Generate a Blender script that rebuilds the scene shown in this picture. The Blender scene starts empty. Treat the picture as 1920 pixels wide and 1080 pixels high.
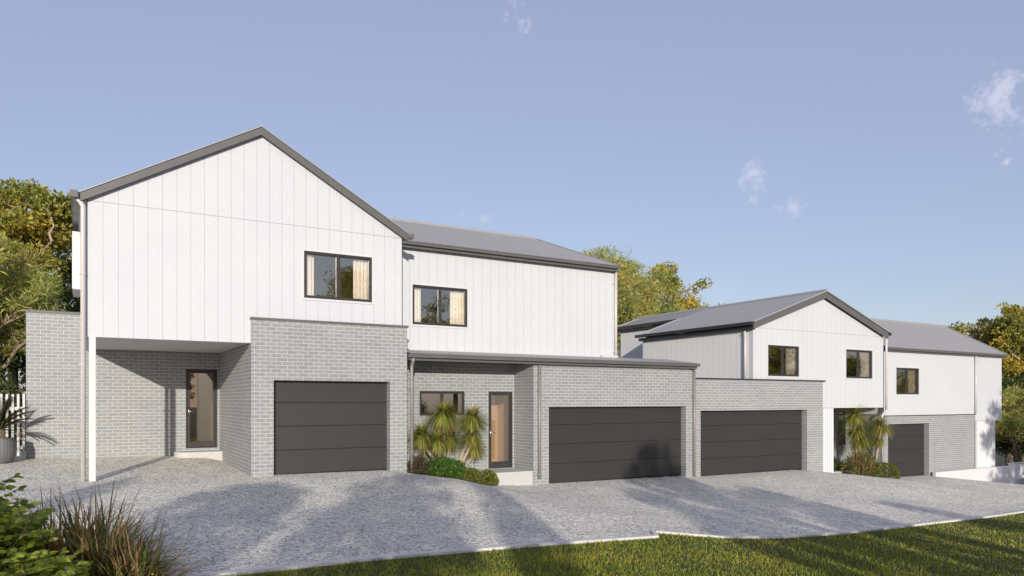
import bpy, math, random
import numpy as np
from mathutils import Vector, Matrix
R = math.radians
scene = bpy.context.scene
col = scene.collection
random.seed(7)
rng = np.random.default_rng(11)

# ------------------------------------------------------------------ materials
def newmat(name):
    m = bpy.data.materials.new(name); m.use_nodes = True
    nt = m.node_tree; nt.nodes.clear()
    out = nt.nodes.new('ShaderNodeOutputMaterial')
    return m, nt, out
def nd(nt, t, **kw):
    n = nt.nodes.new(t)
    for k, v in kw.items(): setattr(n, k, v)
    return n
def math_(nt, op, a, b=None, c=None):
    n = nt.nodes.new('ShaderNodeMath'); n.operation = op
    for i, v in enumerate((a, b, c)):
        if v is None: continue
        if isinstance(v, (int, float)): n.inputs[i].default_value = v
        else: nt.links.new(v, n.inputs[i])
    return n.outputs[0]
def mixc(nt, f, a, b, mode='MIX'):
    n = nt.nodes.new('ShaderNodeMix'); n.data_type = 'RGBA'; n.blend_type = mode
    for s, v in ((n.inputs[0], f), (n.inputs[6], a), (n.inputs[7], b)):
        if isinstance(v, (int, float)): s.default_value = v
        elif isinstance(v, tuple): s.default_value = (*v[:3], 1)
        else: nt.links.new(v, s)
    return n.outputs[2]
def noise(nt, vec, scale, detail=3, rough=.5):
    n = nt.nodes.new('ShaderNodeTexNoise'); n.inputs['Scale'].default_value = scale
    n.inputs['Detail'].default_value = detail; n.inputs['Roughness'].default_value = rough
    if vec is not None: nt.links.new(vec, n.inputs['Vector'])
    return n.outputs['Fac']
def ramp(nt, f, pts):
    n = nt.nodes.new('ShaderNodeValToRGB'); e = n.color_ramp.elements
    while len(e) < len(pts): e.new(.5)
    for i, (p, c) in enumerate(pts):
        e[i].position = p; e[i].color = (*c, 1) if isinstance(c, tuple) else (c, c, c, 1)
    nt.links.new(f, n.inputs[0]); return n.outputs[0]
def bump(nt, h, strength, dist):
    n = nt.nodes.new('ShaderNodeBump'); n.inputs['Strength'].default_value = strength
    n.inputs['Distance'].default_value = dist; nt.links.new(h, n.inputs['Height']); return n.outputs[0]
def bsdf(nt, out, colour, rough=.6, metal=0., normal=None, spec=None):
    b = nt.nodes.new('ShaderNodeBsdfPrincipled')
    if isinstance(colour, tuple): b.inputs['Base Color'].default_value = (*colour, 1)
    else: nt.links.new(colour, b.inputs['Base Color'])
    if isinstance(rough, (int, float)): b.inputs['Roughness'].default_value = rough
    else: nt.links.new(rough, b.inputs['Roughness'])
    b.inputs['Metallic'].default_value = metal
    if spec is not None: b.inputs['Specular IOR Level'].default_value = spec
    if normal is not None: nt.links.new(normal, b.inputs['Normal'])
    nt.links.new(b.outputs[0], out.inputs[0]); return b
def pos(nt): return nt.nodes.new('ShaderNodeNewGeometry').outputs['Position']

def plain(name, c, rough=.5, metal=0., var=.12, nscale=6., bscale=0, bdist=.002, spec=None):
    m, nt, out = newmat(name); p = pos(nt)
    f = noise(nt, p, nscale, 4, .6)
    cc = mixc(nt, f, tuple(v*(1-var) for v in c), tuple(min(1, v*(1+var)) for v in c))
    nrm = None
    if bscale: nrm = bump(nt, noise(nt, p, bscale, 2), .5, bdist)
    rr = math_(nt, 'MULTIPLY_ADD', f, .2, rough-.1)
    bsdf(nt, out, cc, rr, metal, nrm, spec); return m

def wall_uv(nt):
    g = nt.nodes.new('ShaderNodeNewGeometry')
    s = nt.nodes.new('ShaderNodeSeparateXYZ'); nt.links.new(g.outputs['Position'], s.inputs[0])
    n = nt.nodes.new('ShaderNodeSeparateXYZ'); nt.links.new(g.outputs['True Normal'], n.inputs[0])
    side = math_(nt, 'GREATER_THAN', math_(nt, 'ABSOLUTE', n.outputs[0]), .5)
    u = math_(nt, 'ADD', math_(nt, 'MULTIPLY', s.outputs[0], math_(nt, 'SUBTRACT', 1., side)),
              math_(nt, 'MULTIPLY', s.outputs[1], side))
    return g.outputs['Position'], u, s.outputs[2], s
def brick_mat():
    m, nt, out = newmat('grey_brick'); p, u, z, s = wall_uv(nt)
    cv = nd(nt, 'ShaderNodeCombineXYZ'); nt.links.new(u, cv.inputs[0]); nt.links.new(math_(nt, 'ADD', z, 8.6-.002), cv.inputs[1])
    b = nd(nt, 'ShaderNodeTexBrick'); nt.links.new(cv.outputs[0], b.inputs['Vector'])
    b.inputs['Scale'].default_value = 1; b.inputs['Mortar Size'].default_value = .0062
    b.inputs['Mortar Smooth'].default_value = .15; b.inputs['Brick Width'].default_value = .24
    b.inputs['Row Height'].default_value = .086; b.inputs['Bias'].default_value = 0
    b.inputs['Color1'].default_value = (.232, .245, .255, 1); b.inputs['Color2'].default_value = (.275, .286, .292, 1)
    b.inputs['Mortar'].default_value = (.53, .525, .505, 1)
    fine = noise(nt, p, 90, 2); big = noise(nt, p, .8, 3)
    c = mixc(nt, 1, b.outputs['Color'], ramp(nt, fine, [(.3, .80), (.7, 1.16)]), 'MULTIPLY')
    c = mixc(nt, 1, c, ramp(nt, big, [(.3, (.93, .93, .95)), (.7, (1.05, 1.03, 1.0))]), 'MULTIPLY')
    h = math_(nt, 'ADD', math_(nt, 'MULTIPLY', b.outputs['Fac'], -1.), math_(nt, 'MULTIPLY', fine, .25))
    bsdf(nt, out, c, .62, 0, bump(nt, h, .7, .006)); return m
def clad_mat(name, c, phase=.03, joint=None, speck=.1):
    m, nt, out = newmat(name); p, u, z, s = wall_uv(nt)
    f = math_(nt, 'FRACT', math_(nt, 'MULTIPLY', math_(nt, 'ADD', u, 27.3-phase), 1/.273))
    d = math_(nt, 'ABSOLUTE', math_(nt, 'SUBTRACT', f, .5))          # 0.5 at the groove
    g = math_(nt, 'GREATER_THAN', d, .5-.012)
    if joint is not None:
        jz = math_(nt, 'LESS_THAN', math_(nt, 'ABSOLUTE', math_(nt, 'SUBTRACT', z, joint)), .006)
        g = math_(nt, 'MAXIMUM', g, jz)
    fine = noise(nt, p, 55, 2, .7)
    cc = mixc(nt, 1, c, ramp(nt, fine, [(.36, 1-speck), (.5, 1.0)]), 'MULTIPLY')
    cc = mixc(nt, 1, cc, ramp(nt, noise(nt, p, .7, 4), [(.3, (.96, .965, .975)), (.7, (1., 1., .99))]), 'MULTIPLY')
    cc = mixc(nt, g, cc, tuple(v*.55 for v in c))
    h = math_(nt, 'ADD', math_(nt, 'MULTIPLY', g, -1.), math_(nt, 'MULTIPLY', fine, .3))
    bsdf(nt, out, cc, .6, 0, bump(nt, h, .5, .006)); return m
def glass_mat(name='window_glass', base=.15, tint=(.97, .96, .94)):
    m, nt, out = newmat(name)
    lw = nd(nt, 'ShaderNodeFresnel'); lw.inputs['IOR'].default_value = 1.55
    f = math_(nt, 'MINIMUM', math_(nt, 'ADD', math_(nt, 'MULTIPLY', lw.outputs[0], 1.1), base), .9)
    gl = nd(nt, 'ShaderNodeBsdfGlossy'); gl.inputs['Roughness'].default_value = .0; gl.inputs['Color'].default_value = (1, .96, .88, 1)
    nt.links.new(bump(nt, noise(nt, pos(nt), .9, 1), .06, .02), gl.inputs['Normal'])
    tr = nd(nt, 'ShaderNodeBsdfTransparent'); tr.inputs['Color'].default_value = (*tint, 1)
    mx = nd(nt, 'ShaderNodeMixShader'); nt.links.new(f, mx.inputs[0]); nt.links.new(tr.outputs[0], mx.inputs[1]); nt.links.new(gl.outputs[0], mx.inputs[2])
    nt.links.new(mx.outputs[0], out.inputs[0]); return m
def leaf_mat(name, stops, patch=None, patch_col=None, transl=.3, pscale=.45, rough=.5, plo=.5, phi=.62):
    m, nt, out = newmat(name)
    g = nd(nt, 'ShaderNodeNewGeometry')
    c = ramp(nt, g.outputs['Random Per Island'], stops)
    if patch_col:
        tc = nd(nt, 'ShaderNodeTexCoord')
        pf = ramp(nt, noise(nt, g.outputs['Position'], pscale, 3, .6), [(plo, 0.), (phi, 1.)])
        r2 = math_(nt, 'FRACT', math_(nt, 'MULTIPLY', g.outputs['Random Per Island'], 17.3))
        pf = math_(nt, 'MULTIPLY', pf, math_(nt, 'GREATER_THAN', r2, .25))
        c = mixc(nt, pf, c, patch_col)
    b = nd(nt, 'ShaderNodeBsdfPrincipled'); nt.links.new(c, b.inputs['Base Color']); b.inputs['Roughness'].default_value = rough
    b.inputs['Specular IOR Level'].default_value = .3
    t = nd(nt, 'ShaderNodeBsdfTranslucent'); nt.links.new(mixc(nt, 1, c, (1.5, 1.45, .7), 'MULTIPLY'), t.inputs['Color'])
    mx = nd(nt, 'ShaderNodeMixShader'); mx.inputs[0].default_value = transl
    nt.links.new(b.outputs[0], mx.inputs[1]); nt.links.new(t.outputs[0], mx.inputs[2]); nt.links.new(mx.outputs[0], out.inputs[0])
    return m
def gravel_mat():
    m, nt, out = newmat('gravel'); p = pos(nt)
    v = nd(nt, 'ShaderNodeTexVoronoi'); v.inputs['Scale'].default_value = 46; v.inputs['Randomness'].default_value = 1; nt.links.new(p, v.inputs['Vector'])
    v2 = nd(nt, 'ShaderNodeTexVoronoi'); v2.inputs['Scale'].default_value = 24; nt.links.new(p, v2.inputs['Vector'])
    sp = nd(nt, 'ShaderNodeSeparateColor'); nt.links.new(v.outputs['Color'], sp.inputs[0])
    sp2 = nd(nt, 'ShaderNodeSeparateColor'); nt.links.new(v2.outputs['Color'], sp2.inputs[0])
    c = ramp(nt, sp.outputs[0], [(0, (.20, .20, .185)), (.14, (.55, .535, .49)), (.4, (.92, .885, .79)), (.85, (.98, .945, .85)), (1, (.98, .96, .90))])
    c = mixc(nt, .75, c, ramp(nt, sp2.outputs[1], [(0, .44), (.3, .95), (1, 1.28)]), 'MULTIPLY')
    c = mixc(nt, 1, c, ramp(nt, v.outputs['Distance'], [(.0, 1.0), (.4, 1.), (.8, .7)]), 'MULTIPLY')
    c = mixc(nt, 1, c, ramp(nt, noise(nt, p, .55, 5, .65), [(.3, (.92, .92, .93)), (.7, (1.2, 1.175, 1.12))]), 'MULTIPLY')
    c = mixc(nt, .6, c, ramp(nt, noise(nt, p, 3.2, 5, .75), [(.35, (.84, .84, .84)), (.65, (1.15, 1.14, 1.11))]), 'MULTIPLY')
    h = math_(nt, 'ADD', math_(nt, 'MULTIPLY', v.outputs['Distance'], -1.), math_(nt, 'MULTIPLY', v2.outputs['Distance'], -1.1))
    bsdf(nt, out, c, .8, 0, bump(nt, h, 1., .022), .15); return m
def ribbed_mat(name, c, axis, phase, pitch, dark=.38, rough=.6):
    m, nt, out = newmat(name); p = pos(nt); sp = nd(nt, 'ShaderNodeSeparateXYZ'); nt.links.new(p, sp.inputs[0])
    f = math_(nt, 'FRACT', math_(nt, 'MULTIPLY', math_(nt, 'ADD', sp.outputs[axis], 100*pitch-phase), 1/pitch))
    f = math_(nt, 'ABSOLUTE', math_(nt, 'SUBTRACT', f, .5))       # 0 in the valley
    v = ramp(nt, f, [(.04, dark), (.20, 1.)])  # shade of the rib valleys painted into the colour
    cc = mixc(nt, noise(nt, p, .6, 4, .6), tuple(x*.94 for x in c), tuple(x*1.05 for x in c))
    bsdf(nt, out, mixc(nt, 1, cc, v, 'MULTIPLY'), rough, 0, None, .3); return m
def soil_mat(name, a, b_):
    m, nt, out = newmat(name); p = pos(nt)
    c = mixc(nt, noise(nt, p, 14, 6, .7), a, b_)
    bsdf(nt, out, c, .95, 0, bump(nt, noise(nt, p, 25, 5, .7), 1, .03)); return m
def bark_mat(name, a, b_):
    m, nt, out = newmat(name); p = pos(nt)
    mp = nd(nt, 'ShaderNodeMapping'); mp.inputs['Scale'].default_value = (1, 1, .25); nt.links.new(p, mp.inputs['Vector'])
    f = noise(nt, mp.outputs[0], 14, 5, .7)
    bsdf(nt, out, mixc(nt, f, a, b_), .9, 0, bump(nt, f, .8, .02)); return m
def door_mat():
    m, nt, out = newmat('garage_door_paint'); p = pos(nt)
    f = noise(nt, p, 1.2, 4, .6); g = noise(nt, p, 220, 1)
    c = mixc(nt, f, (.026, .0235, .0225), (.034, .031, .030))
    bsdf(nt, out, c, .48, 0, bump(nt, g, .25, .001), .5); return m

RC = (.37, .365, .36)
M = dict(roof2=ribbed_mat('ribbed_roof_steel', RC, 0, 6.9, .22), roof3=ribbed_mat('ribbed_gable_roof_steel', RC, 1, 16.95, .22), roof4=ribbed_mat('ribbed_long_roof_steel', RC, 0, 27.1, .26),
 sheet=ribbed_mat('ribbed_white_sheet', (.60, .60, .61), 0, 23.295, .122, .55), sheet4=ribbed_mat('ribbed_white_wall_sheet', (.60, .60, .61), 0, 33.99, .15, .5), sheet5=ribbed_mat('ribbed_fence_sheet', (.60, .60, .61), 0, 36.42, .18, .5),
 brick=brick_mat(), clad1=clad_mat('white_cladding', (.545, .56, .59), .03, 5.72), clad2=clad_mat('white_cladding_plain', (.545, .558, .58), .05),
 clad_side_lit=clad_mat('white_cladding_side_lit', (.76, .75, .73), .1, None, .22), clad3=clad_mat('white_cladding_gable', (.545, .558, .58), .12, 4.2), white=plain('white_paint', (.57, .57, .575), .45, 0, .03),  # side wall colour raised to stand in for sunlight falling on it
 dark=plain('charcoal_steel', (.105, .102, .10), .45, .0, .10, 3), darker=plain('dark_frame', (.035, .032, .031), .35, 0, .1),
 roof=plain('corrugated_steel', (.32, .318, .315), .62, 0, .06, .6, spec=.3), trim=plain('light_steel_trim', (.36, .36, .36), .4, .2, .05),
 pipe=plain('grey_pipe', (.22, .205, .195), .4, 0, .08), cream=plain('cream_pipe', (.52, .495, .48), .4, 0, .04), door=door_mat(), glass=glass_mat(), glass_dark=glass_mat('tinted_glass', .26, (.42, .40, .37)), glass_mid=glass_mat('door_glass', .12, (.66, .62, .56)),
 soffit=plain('soffit_board', (.50, .49, .48), .7, 0, .03), room_warm=plain('warm_plaster', (.62, .40, .23), .9, 0, .08), room=plain('room_plaster', (.80, .72, .62), .9, 0, .05), floor=plain('room_timber', (.25, .17, .10), .6, 0, .2),  # room_warm: brown interior, plus brick reflection in the doors put into the colour
 curtain=plain('curtain_cloth', (.92, .88, .82), .9, 0, .04), step=plain('concrete_step', (.46, .45, .44), .7, 0, .08, 3, 60), gravel=gravel_mat(),
 kerb=plain('concrete_edge', (.68, .66, .62), .8, 0, .1, 4, 40), soil=soil_mat('garden_soil', (.035, .025, .018), (.09, .065, .045)),
 turf=soil_mat('turf_soil', (.022, .028, .010), (.05, .055, .02)), land=soil_mat('land_earth', (.05, .06, .025), (.09, .09, .05)),
 render_wall=plain('white_render', (.56, .55, .55), .8, 0, .03, 2), pot=plain('grey_pot', (.16, .16, .165), .55, .2, .2, 9, 50),
 bark=bark_mat('bark', (.10, .07, .05), (.30, .22, .16)), bark2=bark_mat('pale_bark', (.22, .17, .13), (.50, .41, .32)), steel=plain('brushed_steel', (.6, .6, .6), .25, 1, .02),
 table=plain('pale_table', (.6, .56, .5), .5), black=plain('dark_leaf_core', (.01, .012, .007), .9),
)
GREEN = [(0, (.018, .040, .010)), (.5, (.045, .085, .018)), (1, (.10, .15, .035))]
M['leaf_tree'] = leaf_mat('tree_leaves', [(0, (.06, .10, .022)), (.5, (.19, .23, .045)), (1, (.42, .40, .09))], True, (.50, .38, .07), .36, .5, .5, .48, .62)
M['leaf_gold'] = leaf_mat('golden_leaves', [(0, (.09, .12, .025)), (.5, (.22, .24, .05)), (1, (.38, .34, .08))], True, (.52, .39, .07), .35, .5, .5, .42, .56)
M['leaf_acacia'] = leaf_mat('acacia_leaves', [(0, (.13, .18, .05)), (.5, (.28, .34, .10)), (1, (.50, .52, .17))], True, (.62, .50, .15), .35, .6, .5, .45, .6)
M['leaf_dark'] = leaf_mat('dark_leaves', [(0, (.025, .045, .013)), (.6, (.07, .105, .026)), (1, (.16, .19, .05))], None, None, .25)
M['leaf_palm'] = leaf_mat('palm_blades', [(0, (.06, .09, .02)), (.45, (.20, .25, .045)), (.8, (.42, .42, .09)), (1, (.58, .46, .14))], True, (.38, .28, .08), .3, 1.6, .45, .52, .68)
M['leaf_dry'] = leaf_mat('dry_blades', [(0, (.16, .12, .05)), (.6, (.27, .19, .08)), (1, (.36, .26, .12))], None, None, .25)
M['leaf_bright'] = leaf_mat('bright_leaves', [(0, (.03, .075, .012)), (.5, (.06, .14, .02)), (1, (.14, .22, .04))], None, None, .3)
M['leaf_red'] = leaf_mat('reddish_leaves', [(0, (.030, .035, .018)), (.5, (.075, .065, .035)), (1, (.14, .07, .045))], None, None, .25)
M['leaf_ball'] = leaf_mat('topiary_leaves', [(0, (.025, .04, .008)), (.5, (.10, .13, .022)), (1, (.30, .28, .07))], None, None, .25)
M['leaf_pink'] = leaf_mat('pink_bracts', [(0, (.14, .10, .05)), (.5, (.34, .18, .12)), (1, (.50, .27, .19))], None, None, .3)
M['leaf_cycad'] = leaf_mat('cycad_leaves', [(0, (.02, .028, .008)), (.5, (.045, .055, .015)), (1, (.12, .11, .03))], None, None, .2)
M['leaf_flax'] = leaf_mat('flax_blades', [(0, (.05, .07, .02)), (.45, (.13, .16, .045)), (.72, (.34, .26, .13)), (1, (.55, .26, .17))], None, None, .25)
M['leaf_shrub'] = leaf_mat('shrub_leaves', [(0, (.10, .15, .02)), (.5, (.26, .34, .035)), (.85, (.46, .50, .07)), (1, (.66, .62, .16))], None, None, .35)
M['flower'] = leaf_mat('yellow_flowers', [(0, (.55, .30, .04)), (1, (.75, .48, .10))], None, None, .2)
M['grass'] = leaf_mat('grass_blades', [(0, (.055, .095, .012)), (.5, (.18, .24, .028)), (.85, (.36, .37, .055)), (1, (.52, .44, .12))], True, (.44, .40, .055), .35, 1.3, .5, .45, .7)

# ------------------------------------------------------------------ mesh helpers
def link(o, parent=None):
    col.objects.link(o)
    if parent is not None:
        o.parent = parent
        mp = Matrix.Translation(parent['_w']) if '_w' in parent else parent.matrix_world
        o.matrix_parent_inverse = mp.inverted()
    return o
def meshobj(name, V, F, mat, parent=None, smooth=False):
    me = bpy.data.meshes.new(name)
    V = np.asarray(V, np.float32); F = np.asarray(F, np.int32); k = F.shape[1]
    me.vertices.add(len(V)); me.vertices.foreach_set('co', V.ravel())
    me.loops.add(F.size); me.loops.foreach_set('vertex_index', F.ravel())
    me.polygons.add(len(F)); me.polygons.foreach_set('loop_start', np.arange(0, F.size, k, dtype=np.int32))
    if smooth: me.polygons.foreach_set('use_smooth', np.ones(len(F), bool))
    me.update(calc_edges=True); me.materials.append(mat)
    return link(bpy.data.objects.new(name, me), parent)
class MB:
    def __init__(s): s.v = []; s.f = []
    def add(s, vs, fs):
        n = len(s.v); s.v += [tuple(v) for v in vs]; s.f += [tuple(i+n for i in f) for f in fs]; return s
    def box(s, x0, x1, y0, y1, z0, z1):
        return s.add([(x0,y0,z0),(x1,y0,z0),(x1,y1,z0),(x0,y1,z0),(x0,y0,z1),(x1,y0,z1),(x1,y1,z1),(x0,y1,z1)],
                     [(0,3,2,1),(4,5,6,7),(0,1,5,4),(1,2,6,5),(2,3,7,6),(3,0,4,7)])
    def prism_y(s, poly, y0, y1):      # poly in (x,z), anticlockwise seen from -Y
        n = len(poly); vs = [(x, y0, z) for x, z in poly]+[(x, y1, z) for x, z in poly]
        fs = [tuple(range(n)), tuple(range(2*n-1, n-1, -1))]+[(i, i+n, (i+1) % n+n, (i+1) % n) for i in range(n)]
        return s.add(vs, fs)
    def prism_x(s, poly, x0, x1):      # poly in (y,z)
        n = len(poly); vs = [(x0, y, z) for y, z in poly]+[(x1, y, z) for y, z in poly]
        fs = [tuple(range(n-1, -1, -1)), tuple(range(n, 2*n))]+[(i, (i+1) % n, (i+1) % n+n, i+n) for i in range(n)]
        return s.add(vs, fs)
    def prism_z(s, poly, z0, z1):
        n = len(poly); vs = [(x, y, z0) for x, y in poly]+[(x, y, z1) for x, y in poly]
        fs = [tuple(range(n-1, -1, -1)), tuple(range(n, 2*n))]+[(i, (i+1) % n, (i+1) % n+n, i+n) for i in range(n)]
        return s.add(vs, fs)
    def tube(s, pts, rad, n=10, cap=True):
        pts = [Vector(p) for p in pts]; rings = []
        if isinstance(rad, (int, float)): rad = [rad]*len(pts)
        a = None
        for i, p in enumerate(pts):
            d = (pts[min(i+1, len(pts)-1)]-pts[max(i-1, 0)]).normalized()
            if a is None: a = d.orthogonal().normalized()
            a = (a-d*a.dot(d)).normalized(); b = d.cross(a)
            rings.append([p+(a*math.cos(t)+b*math.sin(t))*rad[i] for t in [2*math.pi*k/n for k in range(n)]])
        base = len(s.v); s.v += [tuple(v) for r_ in rings for v in r_]
        for i in range(len(pts)-1):
            for k in range(n):
                k2 = (k+1) % n; s.f.append((base+i*n+k, base+i*n+k2, base+(i+1)*n+k2, base+(i+1)*n+k))
        if cap:
            s.f.append(tuple(base+k for k in range(n-1, -1, -1))); s.f.append(tuple(base+(len(pts)-1)*n+k for k in range(n)))
        return s
    def lathe(s, c, prof, n=32, rib=0, ribn=0):
        base = len(s.v)
        for r_, z in prof:
            for k in range(n):
                t = 2*math.pi*k/n; rr = r_*(1+rib*math.cos(ribn*t)); s.v.append((c[0]+rr*math.cos(t), c[1]+rr*math.sin(t), c[2]+z))
        for i in range(len(prof)-1):
            for k in range(n):
                k2 = (k+1) % n; s.f.append((base+i*n+k, base+i*n+k2, base+(i+1)*n+k2, base+(i+1)*n+k))
        return s
    def corr(s, o, u, ul, v, pitch=.22, amp=.008, per=8):   # corrugated sheet: waves run along u
        o = Vector(o); u = Vector(u).normalized(); v = Vector(v); nrm = u.cross(v).normalized()
        n = max(2, int(ul/pitch*per)); base = len(s.v)
        for i in range(n+1):
            d = ul*i/n; h = amp*math.cos(2*math.pi*d/pitch)
            p = o+u*d+nrm*h; s.v.append(tuple(p)); s.v.append(tuple(p+v))
        for i in range(n): s.f.append((base+2*i, base+2*i+2, base+2*i+3, base+2*i+1))
        return s
    def build(s, name, mat, parent=None, smooth=False, bevel=0):
        me = bpy.data.meshes.new(name); me.from_pydata(s.v, [], s.f); me.update(); me.materials.append(mat)
        if smooth: me.polygons.foreach_set('use_smooth', [True]*len(me.polygons))
        o = bpy.data.objects.new(name, me); link(o, parent)
        if bevel:
            b = o.modifiers.new('b', 'BEVEL'); b.width = bevel; b.segments = 2; b.limit_method = 'ANGLE'
        return o
def wall(mb, x0, x1, y0, y1, zb, top, holes=()):
    """wall in XZ; zb float or function, top float or list of (x,z); holes (xa,xb,za,zb)"""
    pts = top if isinstance(top, list) else [(x0, top), (x1, top)]
    def tz(x):
        for (a, za), (b, zb_) in zip(pts, pts[1:]):
            if a-1e-6 <= x <= b+1e-6: return za+(zb_-za)*(x-a)/(b-a)
        return pts[-1][1]
    bz = zb if callable(zb) else (lambda xa, xb: zb)
    xs = sorted({x0, x1, *[p[0] for p in pts], *[h[0] for h in holes], *[h[1] for h in holes], *(getattr(zb, 'xs', []))})
    xs = [x for x in xs if x0 <= x <= x1]
    for a, b in zip(xs, xs[1:]):
        hs = sorted([h for h in holes if h[0] <= a+1e-6 and h[1] >= b-1e-6], key=lambda h: h[2])
        z = bz(a, b)
        for h in hs:
            if h[2] > z: mb.box(a, b, y0, y1, z, h[2])
            z = h[3]
        mb.prism_y([(a, z), (b, z), (b, tz(b)), (a, tz(a))], y0, y1)
    return mb
def thing(name, label, cat, loc, group=None):
    o = bpy.data.objects.new(name, None); col.objects.link(o); o.location = loc; o.empty_display_size = .3
    o['label'] = label; o['category'] = cat
    if group: o['group'] = group
    bpy.context.view_layer.update(); return o
def tag(o, label, cat, group=None):
    o['label'] = label; o['category'] = cat
    if group: o['group'] = group
    return o
def structure(o): o['kind'] = 'structure'; return o

# ------------------------------------------------------------------ terrain
FACE = [(-60, .3), (-8, .12), (0, .07), (3.2, .0), (6.4, -.03), (6.9, -.10), (8.05, -.27), (8.6, -.42), (9.3, -.56), (10.6, -.63), (16.6, -.71), (17.2, -.785), (22.1, -.81), (23.9, -.98),
        (27.4, -1.40), (30.5, -1.47), (36.5, -2.12), (60, -3.6), (130, -7)]
def lerp_pts(pts, x):
    if x <= pts[0][0]: return pts[0][1]
    for (a, za), (b, zb) in zip(pts, pts[1:]):
        if x <= b: return za+(zb-za)*(x-a)/(b-a)
    return pts[-1][1]
def sm(t): t = max(0., min(1., t)); return t*t*(3-2*t)
def gz(x, y):
    near = .0-.055*max(x, 0)
    w = sm((y-9.)/7.4)
    z = near*(1-w)+lerp_pts(FACE, x)*w
    if y > 16.8: z += .042*min(y-16.8, 5)*sm((3.6-x)/1.)
    return z
KERB = [(-40, 4.5), (-6, 6.6), (-1, 7.45), (1.2, 7.8), (2.95, 8.15), (5.3, 8.42), (7.6, 8.55), (7.9, 8.95), (8.6, 8.25), (9.6, 7.98), (11.2, 7.98), (13.5, 8.25), (18.5, 8.9), (24, 9.9), (32, 12), (60, 22), (130, 50)]
def kerb_y(x): return lerp_pts(KERB, x)
def grid(xs, yfun, ny, mat, name, dz=0.):
    V = []; F = []
    for x in xs:
        a, b = yfun(x)
        for j in range(ny+1):
            y = a+(b-a)*j/ny; V.append((x, y, gz(x, y)+dz))
    n = ny+1
    for i in range(len(xs)-1):
        for j in range(ny): F.append((i*n+j, (i+1)*n+j, (i+1)*n+j+1, i*n+j+1))
    return meshobj(name, V, F, mat, None, True)
def steps(a, b, d):
    n = int((b-a)/d); return [a+(b-a)*i/n for i in range(n+1)]
xs_far = [-900, -400, -200, -100, -60, -40, -25, -15]+steps(-10, 45, 1.)+[50, 60, 80, 110, 150, 250, 500, 1200]
ys_far = [-900, -400, -150, -60, -30, -15]+steps(-10, 40, 1.)+[50, 70, 100, 200, 500, 1500]
V = [(x, y, gz(x, y)-.06-(.15 if y > 17.5 else 0)) for x in xs_far for y in ys_far]
n = len(ys_far); F = [(i*n+j, (i+1)*n+j, (i+1)*n+j+1, i*n+j+1) for i in range(len(xs_far)-1) for j in range(n-1)]
structure(meshobj('ground', V, F, M['land'], None, True))
xs = sorted(set(steps(-14, 45, .25)+[p[0] for p in KERB if -14 < p[0] < 45]))
structure(grid(xs, lambda x: (kerb_y(x), 24.5 if x < 3.3 else 18.2), 60, M['gravel'], 'gravel_driveway'))
structure(grid(xs, lambda x: (-6, kerb_y(x)-.1), 30, M['turf'], 'lawn', -.004))
kb = MB()
for a, b in zip(xs, xs[1:]):
    ya, yb = kerb_y(a), kerb_y(b); 
    q = [(a, ya-.11), (b, yb-.11), (b, yb), (a, ya)]
    top = [(x, y, gz(x, y)+.034) for x, y in q]; bot = [(x, y, gz(x, y)-.05) for x, y in q]
    kb.add(bot+top, [(4, 5, 6, 7), (0, 1, 5, 4), (2, 3, 7, 6)])
structure(kb.build('concrete_kerb', M['kerb']))

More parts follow.
